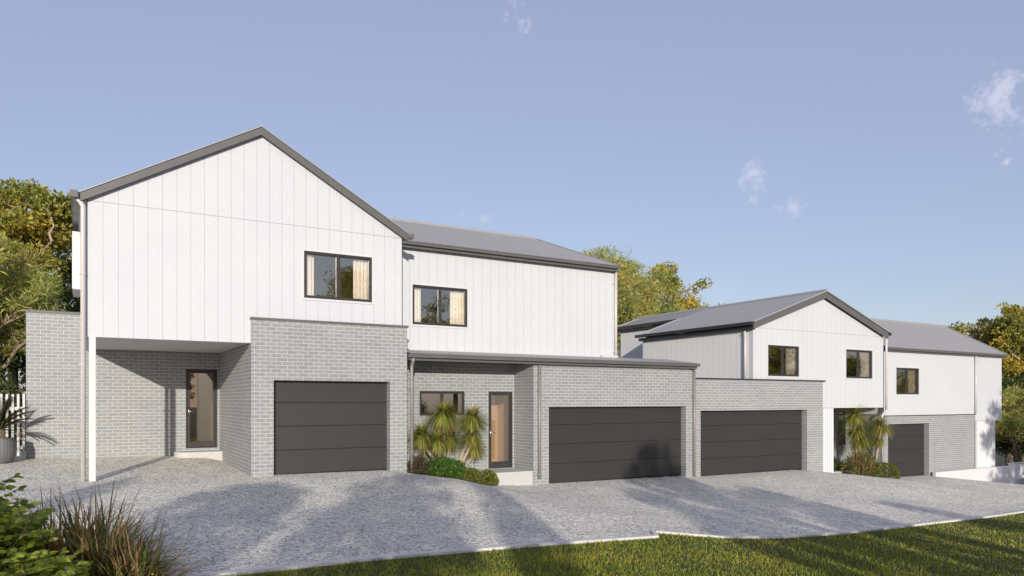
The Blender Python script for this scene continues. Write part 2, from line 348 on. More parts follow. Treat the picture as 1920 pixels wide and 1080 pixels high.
# ------------------------------------------------------------------ house pieces
def corr_box_gutter(parent, x0, x1, y, ztop, name='gutter', mat='dark'):
    mb = MB(); mb.box(x0, x1, y-.10, y, ztop-.085, ztop); mb.box(x0, x1, y-.11, y-.10, ztop-.018, ztop+.005)
    mb.box(x0+.04, x1-.04, y+.002, y+.03, ztop-.155, ztop-.03)
    return mb.build(name, M[mat], parent)
def window(parent, x0, x1, z0, z1, y, cl=True, cr=True, trim=True, cwl=.3, cwr=.4, mull=True, label=None, room=True):
    """frame with two sliding sashes set into a wall whose outer face is y"""
    f = MB(); t = .045; ya, yb = y+.012, y+.085
    f.box(x0, x1, ya, yb, z0, z0+t); f.box(x0, x1, ya, yb, z1-t, z1)
    f.box(x0, x0+t, ya, yb, z0+t, z1-t); f.box(x1-t, x1, ya, yb, z0+t, z1-t)
    xm = (x0+x1)/2
    if mull:
        f.box(xm-.022, xm+.022, ya+.012, yb-.005, z0+t, z1-t)
        s_ = .025
        for a, b, yo in ((x0+t, xm-.022, .02), (xm+.022, x1-t, .032)):
            f.box(a, b, ya+yo, ya+yo+.03, z0+t, z0+t+s_); f.box(a, b, ya+yo, ya+yo+.03, z1-t-s_, z1-t)
            f.box(a, a+s_, ya+yo, ya+yo+.03, z0+t+s_, z1-t-s_); f.box(b-s_, b, ya+yo, ya+yo+.03, z0+t+s_, z1-t-s_)
    w = f.build('window', M['darker'], parent)
    if label: w['label'] = label
    MB().box(x0+t, x1-t, ya+.040, ya+.046, z0+t, z1-t).build('pane', M['glass' if trim else 'glass_dark'], w)
    if trim:
        q = MB(); d = .05
        q.box(x0-d, x1+d, y-.014, y+.01, z1+.001, z1+d); q.box(x0-d, x1+d, y-.02, y+.01, z0-d, z0-.001)
        q.box(x0-d, x0-.001, y-.014, y+.01, z0, z1); q.box(x1+.001, x1+d, y-.014, y+.01, z0, z1)
        q.build('trim', M['white'], w)
    def curt(xa, xb):
        m_ = MB(); n = int((xb-xa)/.012); vs = []; fs = []
        for i in range(n+1):
            x = xa+(xb-xa)*i/n; yy = y+.15+.028*math.sin(i*.85)+.01*math.sin(i*.31)
            vs += [(x, yy, z0-.3), (x, yy+.004, z1-.03)]
        for i in range(n): fs.append((2*i, 2*i+2, 2*i+3, 2*i+1))
        m_.add(vs, fs); m_.build('curtain', M['curtain'], w, True)
    if cl: curt(x0-.05, x0+cwl)
    if cr: curt(x1-cwr, x1+.05)
    return w
def room(parent, x0, x1, y0, y1, z0, z1, mat='room'):
    m_ = MB(); v = [(x0,y0,z0),(x1,y0,z0),(x1,y1,z0),(x0,y1,z0),(x0,y0,z1),(x1,y0,z1),(x1,y1,z1),(x0,y1,z1)]
    m_.add(v, [(4,5,6,7),(1,2,6,5),(2,3,7,6),(3,0,4,7)]); m_.box(x0+.4, x0+.46, y1-.08, y1-.01, z0, z1-.5); m_.box(x0+1.3, x0+1.36, y1-.08, y1-.01, z0, z1-.5); m_.box(x0+.4, x0+1.36, y1-.08, y1-.01, z1-.5, z1-.44)
    r_ = m_.build('interior_room', M[mat], parent)
    MB().add(v[:4], [(0,1,2,3)]).build('floor', M['floor'], r_)
def garage_door(parent, x0, x1, y, z0, z1, label=None):
    h = (z1-z0)/4; m_ = MB()
    for i in range(4):
        m_.box(x0-.05, x1+.05, y, y+.04, z0+i*h+.006, z0+(i+1)*h-.006)
    d = m_.build('garage_door', M['door'], parent, bevel=.004)
    MB().box(x0-.05, x1+.05, y+.02, y+.05, z0-.02, z1).build('backing', M['black'], d)
    MB().box(x0-.05, x1+.05, y-.006, y+.02, z0-.012, z0+.004).build('bottom_seal', M['black'], d)
    if label: d['label'] = label
    return d
def entry_door(parent, x0, x1, y, z0, z1, hand='L'):
    f = MB(); t = .04; f.box(x0, x0+t, y, y+.12, z0, z1); f.box(x1-t, x1, y, y+.12, z0, z1); f.box(x0+t, x1-t, y, y+.12, z1-t, z1); f.box(x0+t, x1-t, y, y+.12, z0, z0+.02)
    d = f.build('door', M['darker'], parent)
    g = MB(); a, b, c, e = x0+t+.004, x1-t-.004, z0+.024, z1-t-.004; w = .065
    g.box(a, a+w, y+.03, y+.075, c, e); g.box(b-w, b, y+.03, y+.075, c, e); g.box(a+w, b-w, y+.03, y+.075, e-w, e); g.box(a+w, b-w, y+.03, y+.075, c, c+.16)
    g.build('door_leaf', M['darker'], d, bevel=.003)
    MB().box(a+w, b-w, y+.048, y+.056, c+.16, e-w).build('pane', M['glass_mid' if x0 < 5 else 'glass'], d)
    hx = a+.035 if hand == 'L' else b-.05; hz = z0+1.0; k = MB()
    k.box(hx-.022, hx+.022, y+.018, y+.03, hz-.12, hz+.12); k.tube([(hx, y+.03, hz), (hx, y-.03, hz), (hx+.02, y-.04, hz), (hx+.13, y-.04, hz)], .011, 8)
    k.build('handle', M['steel'], d, True)
def downpipe(parent, x, y, z0, z1, r=.045, mat='cream', offset=None, clips=(), face=1):
    m_ = MB(); pts = [(x, y, z0), (x, y, z1-.25)] if offset else [(x, y, z0), (x, y, z1)]
    if offset:
        ox, oy = offset; pts += [(x, y, z1-.22), (x+ox*.5, y+oy*.5, z1-.14), (x+ox, y+oy, z1-.08), (x+ox, y+oy, z1)]
    m_.tube(pts, r, 14)
    for z in clips: m_.tube([(x, y, z), (x, y, z+.03)], r+.008, 14); m_.box(x-r-.03, x-r+.01, y-.01, y+.02, z, z+.03)
    return m_.build('downpipe', M[mat], parent, True)

# ================================================================== HOUSE 1 (tall gable)
h1 = thing('townhouse', 'largest white gabled townhouse on the left with covered porch and single garage in grey brick', 'townhouse', (3.4, 16.9, 0), 'attached townhouses')
Y1 = 16.86
m = MB(); zb1 = lambda a, b: 2.98
wall(m, 0.0, 6.76, Y1, Y1+.16, 2.98, [(0.0, 5.755), (3.38, 7.67), (6.76, 5.755)], [(4.35, 5.99, 4.075, 5.165)])
m.box(0.0, .16, Y1+.16, 26, 2.98, 5.70); m.box(6.60, 6.76, Y1+.16, 26, 2.98, 5.70)
wall(m, 0.0, 6.76, 26, 26.16, 0, [(0.0, 5.755), (3.38, 7.67), (6.76, 5.755)])
m.build('wall', M['clad1'], h1)
MB().box(.16, 3.18, Y1+.01, 21.3, 3.0, 3.12).box(3.18, 6.6, 17.1, 26, 2.99, 3.11).build('soffit', M['soffit'], h1)
# roof
sl = .5655; rm = MB()
rm.prism_y([(-.16, 5.80), (3.38, 7.80), (3.38, 7.72), (-.16, 5.72)][::-1], 16.80, 26.3)
rm.prism_y([(3.38, 7.72), (3.38, 7.80), (6.92, 5.80), (6.92, 5.72)][::-1], 16.80, 26.3)
roof1 = rm.build('roof', M['roof'], h1)
bg = MB(); bg.prism_y([(-.10, 5.83), (-.10, 5.66), (3.38, 7.63), (3.38, 7.80)], 16.74, 16.775); bg.prism_y([(3.38, 7.80), (3.38, 7.63), (6.88, 5.65), (6.88, 5.82)], 16.74, 16.775)
bg.box(6.88, 7.03, 16.72, 16.9, 5.72, 5.83)
bg.build('barge_board', M['dark'], h1)
tr = MB(); tr.prism_y([(-.14, 5.812), (3.38, 7.802), (3.38, 7.822), (-.14, 5.832)], 16.715, 16.79); tr.prism_y([(3.38, 7.822), (3.38, 7.802), (6.95, 5.785), (6.95, 5.805)], 16.715, 16.79)
tr.tube([(3.38, 16.75, 7.835), (3.38, 26.3, 7.835)], .022, 8)
tr.build('roof_flashing', M['trim'], h1)
g = MB(); g.box(-.26, -.14, 16.66, 26.3, 5.72, 5.84); g.box(-.14, -.0, 16.78, 26.3, 5.60, 5.70)
g.build('gutter', M['darker'], h1)
g = MB(); g.box(-.27, -.135, 16.65, 16.66, 5.715, 5.85); g.build('gutter_end', M['dark'], h1)
downpipe(h1, -.045, 16.80, .06, 5.80, .048, 'cream', (-.10, -.0), (2.4, 4.2))
MB().box(.055, .175, 16.80, 16.88, gz(.1, 16.8)-.1, 2.978).build('post', M['white'], h1, bevel=.004)
# projecting side box
MB().box(-.27, -.002, 19.5, 21.05, 4.28, 5.60).build('projecting_box', M['white'], h1)
MB().box(-.262, -.004, 19.51, 21.04, 4.268, 4.279).build('box_underside', M['soffit'], h1)
window(h1, 4.35, 5.99, 4.075, 5.165, Y1, cwl=.27, cwr=.42)
room(h1, 3.3, 6.55, 17.15, 20.5, 3.2, 5.6)
# brick
m = MB()
wall(m, 3.17, 6.88, 16.81, 17.05, -.5, 3.50, [(3.66, 6.43, -.5, 2.155)])
m.box(3.18, 3.40, 17.05, 21.3, -.2, 2.975)
m.box(6.66, 6.88, 17.05, 18.2, -.5, 3.50)
wall(m, -1.26, 3.40, 21.3, 21.5, -.2, [(-1.26, 3.86), (-.06, 3.86), (-.05, 2.99), (3.40, 2.99)], [(2.33, 3.13, -.2 if False else .40, 2.55)])
m.build('brick_wall', M['brick'], h1)
MB().box(3.15, 6.91, 16.785, 17.06, 3.502, 3.555).build('parapet_coping', M['dark'], h1); MB().box(-1.28, 0.0, 21.28, 21.53, 3.862, 3.925).build('parapet_coping', M['dark'], h1)
MB().box(6.9, 7.03, 17.0, 17.05, 3.1, 3.9).build('corner_flashing', M['white'], h1) if False else None
garage_door(h1, 3.66, 6.43, 17.02, 0.0, 2.2)
entry_door(h1, 2.33, 3.13, 21.33, .40, 2.55)
room(h1, 1.2, 3.38, 21.55, 23.2, .4, 2.95, 'room_warm')
# step with a rounded end
arc = [(2.02+.35-.35*math.cos(a), 20.75+.35-.35*math.sin(a)) for a in [math.pi/2*k/8 for k in range(9)]]
MB().prism_z([*arc, (3.178, 20.75), (3.178, 21.298), (2.02, 21.298)], 0, .33).build('step', M['step'], h1, bevel=.01)
# ================================================================== HOUSE 2 (middle)
h2 = thing('townhouse', 'middle white box townhouse with low awning roof over a wide double garage and planted porch', 'townhouse', (12, 17, -.6), 'attached townhouses')
Y2 = 17.95; m = MB()
wall(m, 6.78, 14.38, Y2, Y2+.16, 2.9, 5.76, [(7.50, 9.14, 3.73, 4.79)])
m.prism_x([(Y2+.16, 2.9), (27.2, 2.9), (27.2, 5.72), (22.6, 7.5), (Y2+.16, 5.72)], 14.22, 14.38)
m.build('wall', M['clad2'], h2)
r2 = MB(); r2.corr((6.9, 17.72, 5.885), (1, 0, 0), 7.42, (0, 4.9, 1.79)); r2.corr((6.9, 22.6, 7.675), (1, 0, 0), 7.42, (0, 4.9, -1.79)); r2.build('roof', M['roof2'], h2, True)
c = MB(); c.tube([(6.9, 22.6, 7.68), (14.33, 22.6, 7.68)], .06, 8); c.prism_x([(17.72, 5.84), (22.6, 7.62), (22.6, 7.70), (17.72, 5.92)], 14.31, 14.34); c.build('roof_flashing', M['trim'], h2)
corr_box_gutter(h2, 6.8, 14.33, 17.76, 5.875)
MB().box(6.8, 14.32, 17.795, 17.96, 5.735, 5.76).build('soffit', M['dark'], h2)
downpipe(h2, 14.33, 17.90, 3.05, 5.75, .05, 'cream', None, (3.2, 5.35))
MB().box(13.75, 14.36, 17.83, 17.93, 3.03, 3.10).build('base_flashing', M['cream'], h2); MB().box(7.0, 7.35, 17.83, 17.93, 3.06, 3.12).build('base_flashing', M['cream'], h2)
window(h2, 7.50, 9.14, 3.73, 4.79, Y2, cwl=.3, cwr=.46)
room(h2, 6.9, 10.2, 18.15, 21.5, 3.1, 5.6)
m = MB()
wall(m, 10.59, 16.60, 16.81, 17.05, -1.2, 2.72, [(11.10, 16.25, -1.2, 1.515)])
m.box(10.59, 10.83, 17.05, 17.84, -1.2, 2.72); m.box(16.38, 16.60, 17.05, 21, -1.2, 2.72)
wall(m, 6.88, 10.83, 17.84, 17.94, -1.2, 2.88, [(7.66, 9.0, 1.29, 1.95), (9.75, 10.53, -.22, 1.95)])
m.build('brick_wall', M['brick'], h2)
r3 = MB(); r3.corr((6.9, 16.64, 2.862), (1, 0, 0), 9.7, (0, 1.33, .18), .09, .009); r3.corr((14.38, 17.99, 3.045), (1, 0, 0), 2.22, (0, 4., .1), .09, .009); r3.build('awning_roof', M['roof'], h2, True)
corr_box_gutter(h2, 6.84, 16.62, 16.66, 2.845, 'awning_gutter')
MB().box(6.9, 16.6, 16.66, 17.84, 2.735, 2.76).build('awning_soffit', M['dark'], h2)
MB().box(14.4, 16.6, 17.98, 22, 2.7, 3.0).box(16.6, 16.62, 16.8, 18, 2.7, 2.84).build('roof_edge', M['dark'], h2)
window(h2, 7.66, 9.0, 1.29, 1.95, 17.84, cl=False, cr=False, trim=False)
room(h2, 7.0, 10.8, 17.96, 19.2, -.25, 2.6, 'room_warm')
entry_door(h2, 9.75, 10.53, 17.84, -.22, 1.95)
MB().box(9.2, 10.588, 16.83, 17.838, -1.0, -.235).build('step', M['step'], h2, bevel=.008)
garage_door(h2, 11.10, 16.25, 17.02, -.64, 1.56)
downpipe(h2, 6.985, 16.76, -.13, 2.76, .04, 'pipe', (-.01, -.12), (2.2, .4))
downpipe(h2, 10.76, 16.765, -.45, 2.73, .045, 'pipe', None, (1.95, -.35))
downpipe(h2, 16.57, 16.765, -.75, 2.73, .045, 'pipe', None, (1.8, -.2))
# ================================================================== HOUSE 3 (second gable)
h3 = thing('townhouse', 'white townhouse with the lower wide gable and L-shaped ribbed roof behind a double garage', 'townhouse', (21, 17.1, -.8), 'attached townhouses')
Y3 = 17.12; m = MB()
def zb3(a, b): return 2.2 if b < 23.25 else 1.42
zb3.xs = [23.22]
wall(m, 19.66, 27.07, Y3, Y3+.16, zb3, [(19.66, 4.21), (23.35, 5.47), (27.07, 4.20)], [(20.40, 22.04, 2.55, 3.63), (24.72, 26.36, 2.545, 3.63)])
m.box(26.91, 27.07, Y3+.16, 27, 1.42, 4.18)
m.box(22.16, 26.9, 26.95, 27.1, 0, 5.05)
m.build('wall', M['clad3'], h3)
m = MB(); m.box(19.66, 19.82, Y3+.162, 22.8, 2.2, 4.20); m.box(19.82, 22.0, 22.64, 22.8, 2.2, 4.5); m.box(22.0, 22.158, 22.8, 27.1, 2.2, 5.05)
m.build('side_wall', M['clad_side_lit'], h3)
MB().box(23.25, 27.06, Y3+.01, 18.6, 1.424, 1.50).build('soffit', M['soffit'], h3)
k3 = (5.70-4.37)/3.85
r = MB()
r.corr((19.50, 16.95, 4.37), (0, 1, 0), 6.0, (3.85, 0, 1.33)); r.corr((21.85, 22.95, 4.37+k3*2.35), (0, 1, 0), 4.45, (1.5, 0, k3*1.5)); r.corr((23.35, 16.95, 5.70), (0, 1, 0), 10.4, (3.85, 0, -1.33))
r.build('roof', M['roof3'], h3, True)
c = MB(); c.tube([(23.35, 16.93, 5.72), (23.35, 27.4, 5.72)], .06, 8)
for y in (16.92, 22.93): c.prism_y([(19.50, 4.36), (23.35, 5.69), (23.35, 5.73), (19.50, 4.40)] if y < 20 else [(19.50, 4.36), (21.9, 4.36+k3*2.4), (21.9, 4.40+k3*2.4), (19.50, 4.40)], y, y+.06)
c.prism_y([(23.35, 5.73), (23.35, 5.69), (27.2, 4.36), (27.2, 4.40)], 16.92, 16.98)
c.prism_y([(21.85, 4.36+k3*2.35), (23.35, 5.69), (23.35, 5.73), (21.85, 4.40+k3*2.35)], 27.36, 27.42)
c.build('roof_flashing', M['trim'], h3)
bg = MB(); bg.prism_y([(19.52, 4.36), (19.52, 4.14), (23.35, 5.45), (23.35, 5.68)], 16.97, 17.005); bg.prism_y([(23.35, 5.68), (23.35, 5.45), (27.18, 4.12), (27.18, 4.36)], 16.97, 17.005)
bg.build('barge_board', M['dark'], h3)
for q, nm in (((19.38, 19.50, 16.93, 22.98, 4.26, 4.37), 'gutter'), ((19.52, 19.64, 17.01, 22.9, 4.12, 4.24), 'fascia'), ((21.73, 21.85, 22.98, 27.4, 5.07, 5.18), 'gutter'),
              ((21.87, 21.98, 22.98, 27.35, 4.95, 5.06), 'fascia'), ((27.2, 27.32, 16.93, 18.6, 4.25, 4.36), 'gutter')):
    MB().box(*q).build(nm, M['darker'], h3)
downpipe(h3, 19.60, 17.42, 2.4, 4.28, .04, 'cream', None, (4.0,))
downpipe(h3, 27.13, 17.03, 1.32, 4.24, .045, 'cream', (.07, .0), (3.1, 1.9))
pp = MB().tube([(27.13, 17.03, 1.34), (27.10, 17.03, 1.25), (26.98, 17.06, 1.18), (26.93, 17.08, 1.10), (26.93, 17.08, .7)], .045, 12); pp.build('downpipe', M['cream'], h3, True)
downpipe(h3, 26.93, 17.08, -1.4, .7, .047, 'pipe')
window(h3, 20.40, 22.04, 2.55, 3.63, Y3, cl=False, cwr=.5)
window(h3, 24.72, 26.36, 2.545, 3.63, Y3, cl=False, cwr=.5)
room(h3, 19.85, 23.1, 17.35, 20.5, 1.7, 4.1); room(h3, 23.4, 26.9, 17.35, 20.5, 1.7, 4.1)
m = MB()
wall(m, 16.62, 23.29, 17.06, 17.30, -1.6, 2.385, [(17.14, 22.40, -1.6, 1.365)])
m.box(23.05, 23.29, 17.30, 18.5, -1.6, 1.42)
wall(m, 23.29, 27.23, 18.5, 18.7, -1.8, 1.42, [(26.22, 26.72, -.11, 1.25)])
m.build('brick_wall', M['brick'], h3)
MB().box(16.86, 23.42, 17.035, 17.31, 2.387, 2.435).build('parapet_coping', M['darker'], h3)
MB().box(16.65, 23.0, 17.3, 22, 2.1, 2.2).build('garage_roof', M['roof'], h3)
garage_door(h3, 17.14, 22.40, 17.28, -.775, 1.41)
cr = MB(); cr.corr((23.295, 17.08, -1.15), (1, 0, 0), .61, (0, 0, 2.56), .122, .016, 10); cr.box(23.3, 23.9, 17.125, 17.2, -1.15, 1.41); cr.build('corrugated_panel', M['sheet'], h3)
window(h3, 26.22, 26.72, -.11, 1.25, 18.5, cl=True, cr=False, trim=False, mull=False)
room(h3, 25, 27.1, 18.72, 21, -1, 1.4, 'room_warm')
MB().box(23.9, 27.2, 17.35, 18.498, -1.6, -1.0).build('porch_slab', M['step'], h3)
# ================================================================== HOUSE 4 (far right)
h4 = thing('townhouse', 'far right white townhouse with long ribbed roof, single garage and overhanging end above corrugated wall', 'townhouse', (31, 17.2, -1.4), 'attached townhouses')
Y4 = 17.2; m = MB()
def zb4(a, b): return 1.10 if b < 34.05 else .80
zb4.xs = [34.0]
wall(m, 27.23, 36.25, Y4, Y4+.16, zb4, 3.69, [(28.05, 29.65, 1.945, 3.02)])
m.prism_x([(Y4+.16, .8), (22.4, .8), (22.4, 3.64), (19.8, 5.2), (Y4+.16, 3.64)], 36.09, 36.25)
m.prism_x([(Y4+.0, 3.64), (22.4, 3.64), (19.8, 5.2)], 27.3, 27.46)
m.box(27.27, 27.40, 17.36, 18.5, 1.15, 1.42)
m.build('wall', M['clad2'], h4)
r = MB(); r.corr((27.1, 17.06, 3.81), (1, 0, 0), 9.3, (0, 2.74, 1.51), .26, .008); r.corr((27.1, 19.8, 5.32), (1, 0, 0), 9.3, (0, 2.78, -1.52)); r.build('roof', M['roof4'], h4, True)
c = MB(); c.tube([(27.1, 19.8, 5.34), (36.41, 19.8, 5.34)], .06, 8); c.prism_x([(17.02, 3.76), (19.8, 5.28), (19.8, 5.35), (17.02, 3.83)], 36.38, 36.41); c.build('roof_flashing', M['trim'], h4)
corr_box_gutter(h4, 27.15, 36.42, 17.12, 3.80)
MB().box(27.2, 36.28, 17.155, 17.2, 3.665, 3.685).build('soffit', M['dark'], h4)
downpipe(h4, 33.93, 17.15, 1.12, 3.66, .05, 'cream', None, (3.4, 1.3))
window(h4, 28.05, 29.65, 1.945, 3.02, Y4, cl=False, cwr=.5)
room(h4, 27.5, 31, 17.45, 20.5, 1.3, 3.5)
m = MB()
wall(m, 27.23, 33.98, 17.23, 17.47, -3, 1.07, [(27.56, 30.44, -3, .745)])
m.box(27.23, 27.47, 17.47, 18.5, -2, 1.07)
m.build('brick_wall', M['brick'], h4)
MB().box(27.2, 34.03, 17.17, 17.24, 1.075, 1.10).build('flashing', M['darker'], h4)
garage_door(h4, 27.56, 30.44, 17.44, -1.43, .79)
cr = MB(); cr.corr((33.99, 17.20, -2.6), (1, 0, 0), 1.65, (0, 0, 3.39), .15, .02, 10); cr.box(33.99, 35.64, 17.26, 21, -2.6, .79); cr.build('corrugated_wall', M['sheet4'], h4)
MB().box(34.0, 36.2, 17.37, 22, .805, .9).build('soffit', M['soffit'], h4)
MB().box(33.985, 34.05, 17.15, 17.215, -1.35, .79).build('corner_trim', M['white'], h4)

# ------------------------------------------------------------------ low wall, fences
rw = MB(); rw.box(30.46, 36.4, 16.95, 17.1, -2.9, -1.29)
tag(rw.build('retaining_wall', M['render_wall'], bevel=.01), 'low white rendered retaining wall along the foot of the far right townhouse', 'wall')
fz = thing('corrugated_fence', 'white corrugated metal fence running off to the right beyond the last townhouse', 'fence', (38, 17, -2.3))
f = MB(); f.corr((36.42, 17.02, -3.2), (1, 0, 0), 14, (0, 0, 1.98), .18, .025, 8); f.build('sheet', M['sheet5'], fz)
MB().box(36.4, 50.4, 16.99, 17.06, -1.21, -1.17).build('cap_rail', M['white'], fz)
rw = MB(); rw.box(37.2, 52, 16.5, 16.65, -3.6, -1.83)
tag(rw.build('garden_wall', M['render_wall'], bevel=.01), 'short white rendered wall at the right edge standing in front of the corrugated fence', 'wall')
pf = thing('picket_fence', 'white vertical picket fence left of the grey brick wall behind the potted cycad', 'fence', (-2.5, 22.3, .2))
for i in range(14):
    x = -1.36-.118*i
    MB().box(x-.027, x+.027, 22.2, 22.23, .1, 1.86).build('picket', M['white'], pf, bevel=.003)
MB().box(-3.1, -1.3, 22.235, 22.27, .45, .53).build('rail', M['white'], pf); MB().box(-3.1, -1.3, 22.235, 22.27, 1.45, 1.53).build('rail', M['white'], pf)

# ------------------------------------------------------------------ vegetation helpers
def unit(v): return v/np.linalg.norm(v, axis=1, keepdims=True)
def leaf_cloud(centres, normals_bias, length, width, up=.4):
    """diamond leaf quads, one per centre"""
    N = len(centres)
    d = unit(rng.normal(size=(N, 3))+normals_bias*up)
    r_ = unit(np.cross(d, rng.normal(size=(N, 3))))
    L = length*(.6+.8*rng.random((N, 1))); W = width*(.6+.8*rng.random((N, 1)))
    nn = np.cross(d, r_)
    a = centres; b = centres+d*L*.45+r_*W*.5+nn*L*.06; c = centres+d*L; e = centres+d*L*.45-r_*W*.5+nn*L*.06
    V = np.stack([a, b, c, e], 1).reshape(-1, 3); F = np.arange(4*N).reshape(-1, 4)
    return V, F
def blade_strip(base, dirs, length, width, droop, seg=4, updown=None):
    """long arching blades; base (N,3), dirs (N,3) unit start directions, droop pulls down"""
    N = len(base); V = np.zeros((N, seg+1, 2, 3)); p = base.copy(); d = dirs.copy()
    side = unit(np.cross(d, np.tile([0, 0, 1.], (N, 1)))+1e-4)
    L = length if isinstance(length, np.ndarray) else np.full((N, 1), length)
    for s_ in range(seg+1):
        t = s_/seg; w = width*(1-t**1.6)*.5+.0006
        if s_ == 0: w = width*.35
        V[:, s_, 0] = p-side*w; V[:, s_, 1] = p+side*w
        p = p+d*L/seg; d = unit(d+np.array([0, 0, -1.])*droop/seg)
    n = (seg+1)*2; idx = np.arange(N)[:, None, None]*n
    f = np.array([[2*k, 2*k+1, 2*k+3, 2*k+2] for k in range(seg)])[None]
    return V.reshape(-1, 3), (idx+f).reshape(-1, 4)
def rand_dirs(N, zmin=-.2, zmax=1.):
    z = zmin+(zmax-zmin)*rng.random(N); a = rng.random(N)*2*np.pi; r_ = np.sqrt(np.maximum(0, 1-z*z))
    return np.stack([r_*np.cos(a), r_*np.sin(a), z], 1)

def tree(name, label, loc, H, cr, crown_lo, leafmat, barkmat='bark', nleaf=26000, ll=.11, lw=.055, limbs=9, thin=False, group=None, seed=1, squash=1., trunk_r=None, clump=.42):
    """tapered trunk, limbs reaching the crown shell, leaf clumps round their ends"""
    rnd = random.Random(seed)
    t = thing(name, label, 'tree', loc, group)
    base = Vector(loc); tr_ = trunk_r or H*.022
    wood = MB(); tips = []
    top = base+Vector((rnd.uniform(-.3, .3), rnd.uniform(-.3, .3), H*.72))
    tp = [base+(top-base)*k/6+Vector((rnd.uniform(-1, 1), rnd.uniform(-1, 1), 0))*H*.012*min(k, 3) for k in range(7)]
    tp[0] = base-Vector((0, 0, .3))
    wood.tube(tp, [tr_*(1.15-.85*k/6) for k in range(7)], 8, False)
    cc = base+Vector((0, 0, (H+crown_lo)/2)); hz = (H-crown_lo)/2
    def inside(q):
        v = Vector(((q.x-cc.x)/cr, (q.y-cc.y)/(cr*squash), (q.z-cc.z)/hz)); l = v.length
        if l > 1: v *= (.9+.14*rnd.random())/l; return cc+Vector((v.x*cr, v.y*cr*squash, v.z*hz))
        return q
    def limb(p, target, r0, depth):
        target = inside(target)
        n = 5; pts = [p]; d = target-p
        for k in range(1, n+1):
            q = p+d*k/n+Vector((rnd.uniform(-1, 1), rnd.uniform(-1, 1), rnd.uniform(-.4, .9)*(1-k/n)))*d.length*.07; pts.append(q)
        wood.tube(pts, [r0*(1-.8*k/n) for k in range(n+1)], 5 if depth else 6, False)
        tips.append(pts[-1]); tips.append(pts[-2])
        if depth < 2:
            for _ in range(5 if depth == 0 else 3):
                k = rnd.randint(2, n); s_ = pts[k]
                dd = Vector((rnd.gauss(0, 1), rnd.gauss(0, 1), rnd.gauss(.25, .8))).normalized()
                limb(s_, s_+(dd+d.normalized()*.6).normalized()*d.length*rnd.uniform(.35, .6), r0*.45, depth+1)
    for i in range(limbs):
        a = 2*math.pi*(i*.618+rnd.random()*.15); zt = rnd.uniform(-.55, .95)
        rr = math.sqrt(max(0.05, 1-zt*zt))*rnd.uniform(.65, .95)
        target = cc+Vector((math.cos(a)*cr*rr, math.sin(a)*cr*rr*squash, hz*zt*.85))
        k = min(6, max(2, int(6*(.35+.5*(zt+1)/2)+.5)))
        limb(tp[k], target, tr_*.5, 0)
    tipsa = np.array([tuple(p) for p in tips])
    k = len(tipsa); per = int(nleaf/k)
    w = np.random.default_rng(seed).random(k)**.8
    cnt = np.maximum(8, (per*2*w)).astype(int)
    cen = np.repeat(tipsa, cnt, 0)
    off = rng.normal(size=(len(cen), 3)); off = off/np.maximum(.5, np.linalg.norm(off, axis=1, keepdims=True))
    rad = np.repeat(clump*(.6+.8*rng.random(k)), cnt)[:, None]*(cr/2.6)
    cen = cen+off*rad*np.array([1, 1, .62])
    bias = unit(off+np.array([0, 0, .6]))
    Vv, Ff = leaf_cloud(cen, bias, ll, lw, 1.0 if thin else .5)
    wood.build('trunk', M[barkmat], t, True)
    meshobj('crown', Vv, Ff, M[leafmat], t)
    return t
def copy_thing(t, loc, label=None, rz=0, sc=1.):
    c = t.copy(); col.objects.link(c); c.location = loc; c.rotation_euler = (0, 0, rz); c.scale = sc if isinstance(sc, tuple) else (sc, sc, sc)
    if label: c['label'] = label
    for ch in list(t.children):
        q = ch.copy(); col.objects.link(q); q.parent = c; q.matrix_parent_inverse = ch.matrix_parent_inverse.copy()
        for g_ in ch.children:
            w_ = g_.copy(); col.objects.link(w_); w_.parent = q
    return c
def bush(name, label, c, rx, rz, n, leafmat, ll, lw, group=None, shell=.55, lump=.18, cat='shrub', ry=None, stem=True):
    t = thing(name, label, cat, c, group)
    d = rand_dirs(n, -.25, 1.); r_ = shell+(1-shell)*rng.random((n, 1))**.5
    ph = rng.random((6, 3))*6.28; l = sum(np.sin(d[:, 0]*4*(1+k*.4)+ph[k, 0])*np.sin(d[:, 1]*4*(1+k*.3)+ph[k, 1])*np.sin(d[:, 2]*4+ph[k, 2]) for k in range(6))
    r_ = r_*(1+lump*l[:, None]/2)
    cen = np.array(c)+d*r_*np.array([rx, ry or rx, rz])+np.array([0, 0, rz*.12])
    Vv, Ff = leaf_cloud(cen, unit(d+[0, 0, .5]), ll, lw, .9)
    meshobj('foliage', Vv, Ff, M[leafmat], t)
    s_ = MB()
    for k in range(7):
        a = k*.9; s_.tube([(c[0], c[1], c[2]-.06), (c[0]+math.cos(a)*rx*.3, c[1]+math.sin(a)*rx*.3, c[2]+rz*.4), (c[0]+math.cos(a)*rx*.6, c[1]+math.sin(a)*rx*.6, c[2]+rz*.7)], [.014, .01, .004], 5, False)
    s_.build('stem', M['bark'], t, True)
    return t
